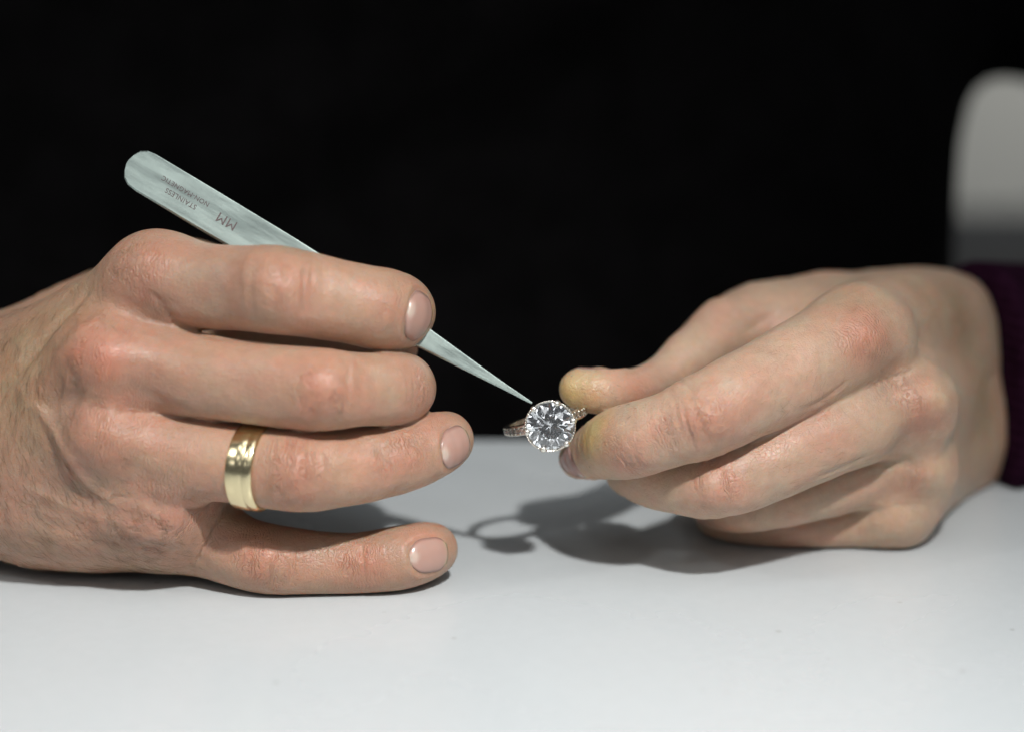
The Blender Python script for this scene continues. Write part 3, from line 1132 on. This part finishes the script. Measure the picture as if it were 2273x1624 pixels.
def ortho(x, yhint):
    x = np.array(x, float); x /= np.linalg.norm(x)
    y = np.array(yhint, float); y = y - x * (x @ y); y /= np.linalg.norm(y)
    return x, y, np.cross(x, y)


def solid(name, V, Fc, m, M, parent=None, smooth=True, recalc=True):
    """mm geometry in a local frame M -> object in metres"""
    me = mesh_from(name, np.array(V) / 1000.0, Fc, smooth)
    if recalc:
        bm = bmesh.new(); bm.from_mesh(me); bmesh.ops.recalc_face_normals(bm, faces=bm.faces); bm.to_mesh(me); bm.free()
    me.materials.append(m)
    o = bpy.data.objects.new(name, me)
    COL.objects.link(o)
    if parent is None:
        o.matrix_world = M
    else:
        o.parent = parent
        o.matrix_parent_inverse = Matrix.Identity(4)
        o.matrix_basis = parent.matrix_basis.inverted() @ M
    return o


def metal(name, color, rough, scratch=0.0, scale=900.0, stretch=(1, 1, 1), grain=0.0):
    m, nt, b = mat(name)
    L = nt.links.new
    b.inputs['Metallic'].default_value = 1
    tc = node(nt, 'ShaderNodeTexCoord')
    n = node(nt, 'ShaderNodeTexNoise', i_Scale=scale, i_Detail=5.0, i_Roughness=0.65)
    mp = node(nt, 'ShaderNodeMapping'); mp.inputs['Scale'].default_value = stretch
    L(tc.outputs['Object'], mp.inputs[0]); L(mp.outputs[0], n.inputs['Vector'])
    r = ramp(nt, 0.3, tuple(c * 0.9 for c in color), 0.7, color); L(n.outputs[0], r.inputs[0])
    L(r.outputs[0], b.inputs['Base Color'])
    r2 = ramp(nt, 0.3, (max(rough - 0.5 * scratch, 0.02),) * 3, 0.7, (rough + scratch,) * 3); L(n.outputs[0], r2.inputs[0])
    L(r2.outputs[0], b.inputs['Roughness'])
    if grain:
        n2 = node(nt, 'ShaderNodeTexNoise', i_Scale=2600.0, i_Detail=3.0, i_Roughness=0.7)
        m2 = node(nt, 'ShaderNodeMapping'); m2.inputs['Scale'].default_value = (1, 0.06, 1)
        L(tc.outputs['Object'], m2.inputs[0]); L(m2.outputs[0], n2.inputs['Vector'])
        bp = node(nt, 'ShaderNodeBump', i_Strength=grain, i_Distance=0.0001)
        L(n2.outputs[0], bp.inputs['Height']); L(bp.outputs[0], b.inputs['Normal'])
    return m


GOLD = metal('yellow_gold', (0.905, 0.77, 0.48), 0.2, 0.03, 3000.0, (1, 1, 1))
WGOLD = metal('white_gold', (0.90, 0.85, 0.77), 0.18, 0.08)
PGOLD = metal('pale_gold', (0.93, 0.90, 0.82), 0.3, 0.06)

cb = vp(566, 1036, 9.8)
bx_, by_, bz_ = ortho(vp(600, 1041, 12.0) - vp(480, 1026, 8.6) + np.array([0, 0, 0.6]), (0, 1, 0))
rb_ = 9.55
prof = [(-3.1, rb_ - 0.35), (-2.95, rb_ - 0.08), (-2.6, rb_), (-1.0, rb_ + 0.06), (0.80, rb_ + 0.05), (0.90, rb_ - 0.04), (1.0, rb_ - 0.04),
        (1.1, rb_ + 0.04), (2.3, rb_), (2.65, rb_ - 0.16), (3.1, rb_ - 0.45), (3.1, rb_ - 0.9), (2.6, rb_ - 1.1), (-2.6, rb_ - 1.1), (-3.1, rb_ - 0.9)]
V, Fc = lathe(prof, 128)
Mb = frame_matrix(cb, bx_, by_, bz_)
band = solid('wedding_band', V, Fc, GOLD, Mb)
tag(band, 'wide polished gold wedding band worn on the ring finger', 'ring')

# ------------------------------------------------------------------ tweezers
STEEL = metal('brushed_steel', (0.46, 0.545, 0.51), 0.34, 0.18, 450.0, (0.10, 1, 1), 0.35)
INK = simple('etched_lettering', (0.13, 0.10, 0.10), 0.6)
# frame: x from the closed end to the tips, y across the blade, z to the camera
T0 = vp(284, 360, -1.5)
T1 = vp(1181, 894, 2.6)
tx, ty, tz = ortho(T1 - T0, (0.5, 0.86, -0.04))
TL = float(np.linalg.norm(T1 - T0))
MT = frame_matrix(T0, tx, ty, tz)
tweezers = bpy.data.objects.new('tweezers', None)
tweezers.empty_display_size = 0.01
COL.objects.link(tweezers)
tweezers.matrix_world = MT


def half_w(s):
    """upper and lower half width (mm) at s (mm)"""
    pts_u = [(0, 0.6), (0.4, 1.9), (1.2, 3.1), (2.6, 3.9), (4.5, 4.15), (20, 4.1), (40, 3.95), (55, 3.6), (70, 2.75), (80, 1.95), (90, 1.15), (98, 0.58), (TL - 1.2, 0.30), (TL, 0.16)]
    pts_l = [(0, 0.6), (0.4, 1.9), (1.2, 3.1), (2.6, 3.9), (4.5, 4.15), (20, 4.2), (40, 4.0), (55, 3.5), (70, 2.55), (80, 1.75), (90, 1.05), (98, 0.54), (TL - 1.2, 0.28), (TL, 0.16)]
    return (1.12 * np.interp(s, [q[0] for q in pts_u], [q[1] for q in pts_u]), 1.12 * np.interp(s, [q[0] for q in pts_l], [q[1] for q in pts_l]))


def zfront(s):
    return 0.6 + 0.03 * s if s < 50 else 0.1 + 2.0 * (0.5 + 0.5 * math.cos(math.pi * (s - 50) / (TL - 50)))


def blade(name, zc, thick):
    ss = np.concatenate([[0, .15, .4, .8, 1.2, 1.8, 2.6, 3.5, 4.5], np.linspace(6, TL - 2, 60), [TL - 1.2, TL - .6, TL]])
    V = []; Fc = []
    K = 8
    for s in ss:
        u, l = half_w(s)
        z0 = float(zc(s)); th = float(thick(s)); c = min(0.32, u * 0.4)
        ring = [(u, z0 - th), (u, z0 - c * .6), (u - c, z0), (u * 0.3, z0), (-l * 0.3, z0), (-l + c, z0), (-l, z0 - c * .6), (-l, z0 - th)]
        for y, z in ring:
            V.append((s, y, z))
    n = len(ss)
    for i in range(n - 1):
        for j in range(K):
            a, b_ = i * K + j, i * K + (j + 1) % K
            Fc.append((a, b_, b_ + K, a + K))
    Fc.append(tuple(range(K))); Fc.append(tuple(range((n - 1) * K, n * K))[::-1])
    o = solid(name, V, Fc, STEEL, MT, tweezers, smooth=False)
    return o


blade('blade', zfront, lambda s: 0.85 if s < 60 else 0.85 - 0.4 * (s - 60) / (TL - 60))
blade('blade', lambda s: -0.25 - 6.0 * math.sin(math.pi * min(s / TL, 1) ** 0.85) - 0.35 * (s / TL), lambda s: 0.85 if s < 60 else 0.85 - 0.4 * (s - 60) / (TL - 60))


def lettering(text, size, s, y, parent):
    cu = bpy.data.curves.new('lettering', 'FONT')
    cu.body = text; cu.size = size / 1000; cu.align_x = 'CENTER'; cu.align_y = 'CENTER'
    cu.extrude = 0.00002; cu.space_character = 1.08
    tmp = bpy.data.objects.new('tmp_text', cu)
    COL.objects.link(tmp)
    bpy.context.view_layer.update()
    me = bpy.data.meshes.new_from_object(tmp.evaluated_get(bpy.context.evaluated_depsgraph_get()))
    bpy.data.objects.remove(tmp); bpy.data.curves.remove(cu)
    me.materials.clear(); me.materials.append(INK)
    o = bpy.data.objects.new('lettering', me)
    COL.objects.link(o)
    o.parent = tweezers
    z0 = zfront(s) + 0.07
    o.matrix_basis = Matrix.Translation((s / 1000, y / 1000, z0 / 1000)) @ Matrix.Rotation(-math.atan(0.03), 4, 'Y') @ Matrix.Rotation(math.pi, 4, 'Z')
    return o


lettering('STAINLESS', 1.6, 14.6, -1.0, tweezers)
lettering('NON-MAGNETIC', 1.5, 14.6, 0.95, tweezers)
lettering('MM', 3.1, 26.0, -0.1, tweezers)
tag(tweezers, 'pointed stainless steel tweezers gripped in the left-hand fingers, tip at the diamond', 'tweezers')

# ------------------------------------------------------------------ diamond ring
m, nt, b = mat('diamond')
nt.nodes.remove(b)
gl = node(nt, 'ShaderNodeBsdfGlass', i_Roughness=0.0, i_IOR=2.42)
gl.inputs['Color'].default_value = (0.99, 0.993, 1.0, 1)
nt.links.new(gl.outputs[0], nt.nodes['Material Output'].inputs[0])
DIAMOND = m

ring_c = vp(1221, 945, 1.2)
# z of the stone points at the camera, slightly turned; x along the shank
rz = np.array([0.06, -0.07, 1.0])
rz /= np.linalg.norm(rz)
rx = np.array([math.cos(deg(15)), math.sin(deg(15)), 0.0])
rx = rx - rz * (rx @ rz); rx /= np.linalg.norm(rx)
ry = np.cross(rz, rx)
MR = frame_matrix(ring_c, rx, ry, rz)
dring = bpy.data.objects.new('diamond_ring', None)
dring.empty_display_size = 0.01
COL.objects.link(dring)
dring.matrix_world = MR
tag(dring, 'ring with a large round brilliant diamond held up between thumb and forefinger', 'ring')


def hull(pts):
    bm = bmesh.new()
    for q in pts:
        bm.verts.new(q)
    bmesh.ops.convex_hull(bm, input=bm.verts[:])
    bmesh.ops.dissolve_limit(bm, angle_limit=math.radians(0.5), verts=bm.verts[:], edges=bm.edges[:])
    V = [v.co[:] for v in bm.verts]
    bm.verts.index_update()
    Fc = [tuple(v.index for v in f.verts) for f in bm.faces]
    bm.free()
    return V, Fc


def brilliant(r, rot=0.0, n=8, jit=0.022):
    pts = []
    for k in range(n):
        a = rot + 2 * math.pi * k / n
        b_ = a + math.pi / n
        pts.append((0.55 * r * math.cos(a), 0.55 * r * math.sin(a), 0.31 * r))
        pts.append((0.80 * r * math.cos(b_), 0.80 * r * math.sin(b_), 0.168 * r))
        for c in (a, b_):
            pts.append((r * math.cos(c), r * math.sin(c), 0.02 * r))
            pts.append((r * math.cos(c), r * math.sin(c), -0.02 * r))
        pts.append((0.30 * r * math.cos(b_), 0.30 * r * math.sin(b_), -0.628 * r))
    for k in range(n):
        a = rot + 2 * math.pi * k / n
        pts.append((0.03 * r * math.cos(a), 0.03 * r * math.sin(a), -0.845 * r))
    rg = random.Random(5)
    pts = [tuple(c * (1 + rg.uniform(-jit, jit)) for c in q) for q in pts]
    return hull(pts)


RS = 5.25
V, Fc = brilliant(RS, 0.2)
solid('diamond', V, Fc, DIAMOND, MR, dring, smooth=False)

# cup below the stone with a beaded rim
prof = [(-0.25, RS + 0.02), (0.12, RS + 0.10), (0.12, RS + 0.45), (-0.35, RS + 0.50), (-0.9, RS + 0.2), (-2.2, RS - 0.9), (-3.6, RS - 2.6), (-4.3, RS - 3.2), (-4.3, RS - 3.6), (-3.4, RS - 3.1), (-1.9, RS - 1.4)]
Vl, Fl = lathe(prof, 96)
Vl = [(y, z, x) for x, y, z in Vl]
solid('setting', Vl, Fl, WGOLD, MR, dring)


def icos(c, r, sub=1):
    bm = bmesh.new()
    bmesh.ops.create_icosphere(bm, subdivisions=sub, radius=r)
    V = [(v.co.x + c[0], v.co.y + c[1], v.co.z + c[2]) for v in bm.verts]
    bm.verts.index_update()
    Fc = [tuple(v.index for v in f.verts) for f in bm.faces]
    bm.free()
    return V, Fc


V = []; Fc = []
for k in range(58):
    a = 2 * math.pi * k / 58
    v, f = icos(((RS + 0.30) * math.cos(a), (RS + 0.30) * math.sin(a), 0.14), 0.235)
    o_ = len(V); V += v; Fc += [tuple(i + o_ for i in q) for q in f]
beads = solid('beaded_rim', V, Fc, WGOLD, MR, dring)
tag(beads, kind='stuff')


def claw(a):
    """prong climbing the cup and bending over the edge of the stone"""
    path = [(RS - 2.9, -4.2, 0.40), (RS - 0.3, -1.6, 0.42), (RS + 0.30, -0.3, 0.50), (RS + 0.28, 0.34, 0.70), (RS + 0.06, 0.62, 0.72), (RS - 0.22, 0.70, 0.60), (RS - 0.46, 0.62, 0.28)]
    P_ = spline(path, 3)
    V = []; Fc = []
    K = 10
    n = len(P_)
    for i, (r, z, w_) in enumerate(P_):
        d = P_[min(i + 1, n - 1)][:2] - P_[max(i - 1, 0)][:2]
        d = d / np.linalg.norm(d)
        nr = np.array([d[1], -d[0]])
        for j in range(K):
            t_ = 2 * math.pi * j / K
            rr = r + nr[0] * w_ * 0.8 * math.sin(t_)
            zz = z + nr[1] * w_ * 0.8 * math.sin(t_)
            tt = w_ * 1.05 * math.cos(t_)
            V.append((rr * math.cos(a) - tt * math.sin(a), rr * math.sin(a) + tt * math.cos(a), zz))
    for i in range(n - 1):
        for j in range(K):
            Fc.append((i * K + j, i * K + (j + 1) % K, (i + 1) * K + (j + 1) % K, (i + 1) * K + j))
    Fc.append(tuple(range(K))); Fc.append(tuple(range((n - 1) * K, n * K)))
    return V, Fc


for k in range(6):
    V, Fc = claw(deg(-1.4 + 60 * k))
    solid('claw', V, Fc, PGOLD, MR, dring)

# shank: hoop in the x-z plane behind the stone
RO, RI, HW = 9.6, 8.2, 1.05
hc = -4.7 - RO
V = []; Fc = []
NS = 96
for i in range(NS):
    a = 2 * math.pi * i / NS
    up = max(0.0, math.cos(a))
    w_ = HW * (0.82 + 0.28 * up)
    for r, y in ((RI, -w_), (RI + .15, -w_ - .08), (RO - .15, -w_ - .08), (RO, -w_ + .1), (RO, -w_ * .62), (RO - .22, -w_ * .6), (RO - .22, w_ * .6), (RO, w_ * .62),
                 (RO, w_ - .1), (RO - .15, w_ + .08), (RI + .15, w_ + .08), (RI, w_)):
        V.append((r * math.sin(a), y, hc + r * math.cos(a)))
K = 12
for i in range(NS):
    for j in range(K):
        a, b_ = i * K + j, i * K + (j + 1) % K
        c, d = ((i + 1) % NS) * K + (j + 1) % K, ((i + 1) % NS) * K + j
        Fc.append((a, b_, c, d))
sh = solid('shank', V, Fc, WGOLD, MR, dring)
md = sh.modifiers.new('edge', 'EDGE_SPLIT'); md.split_angle = math.radians(35)
# small square stones set along both shoulders
Vg, Fg = hull([(x, y, 0.0) for x in (-.62, .62) for y in (-.62, .62)] + [(x, y, 0.28) for x in (-.36, .36) for y in (-.36, .36)] + [(0, 0, -0.55)])
SB = ([], [])
for side in (-1, 1):
    for k in range(7):
        a = side * deg(30 + 8.6 * k)
        M = Matrix.Translation((RO * math.sin(a) / 1000, 0, (hc + RO * math.cos(a)) / 1000)) @ Matrix.Rotation(a, 4, 'Y')
        solid('gemstone', Vg, Fg, DIAMOND, MR @ M, dring, smooth=False)
        for sy in (-1, 1):
            a2 = side * deg(30 + 8.6 * k + 4.3)
            v, f = icos(((RO + 0.02) * math.sin(a2), sy * 0.62, hc + (RO + 0.02) * math.cos(a2)), 0.24)
            o_ = len(SB[0]); SB[0].extend(v); SB[1].extend([tuple(i + o_ for i in q) for q in f])
tag(solid('bead_setting', SB[0], SB[1], PGOLD, MR, dring), kind='stuff')
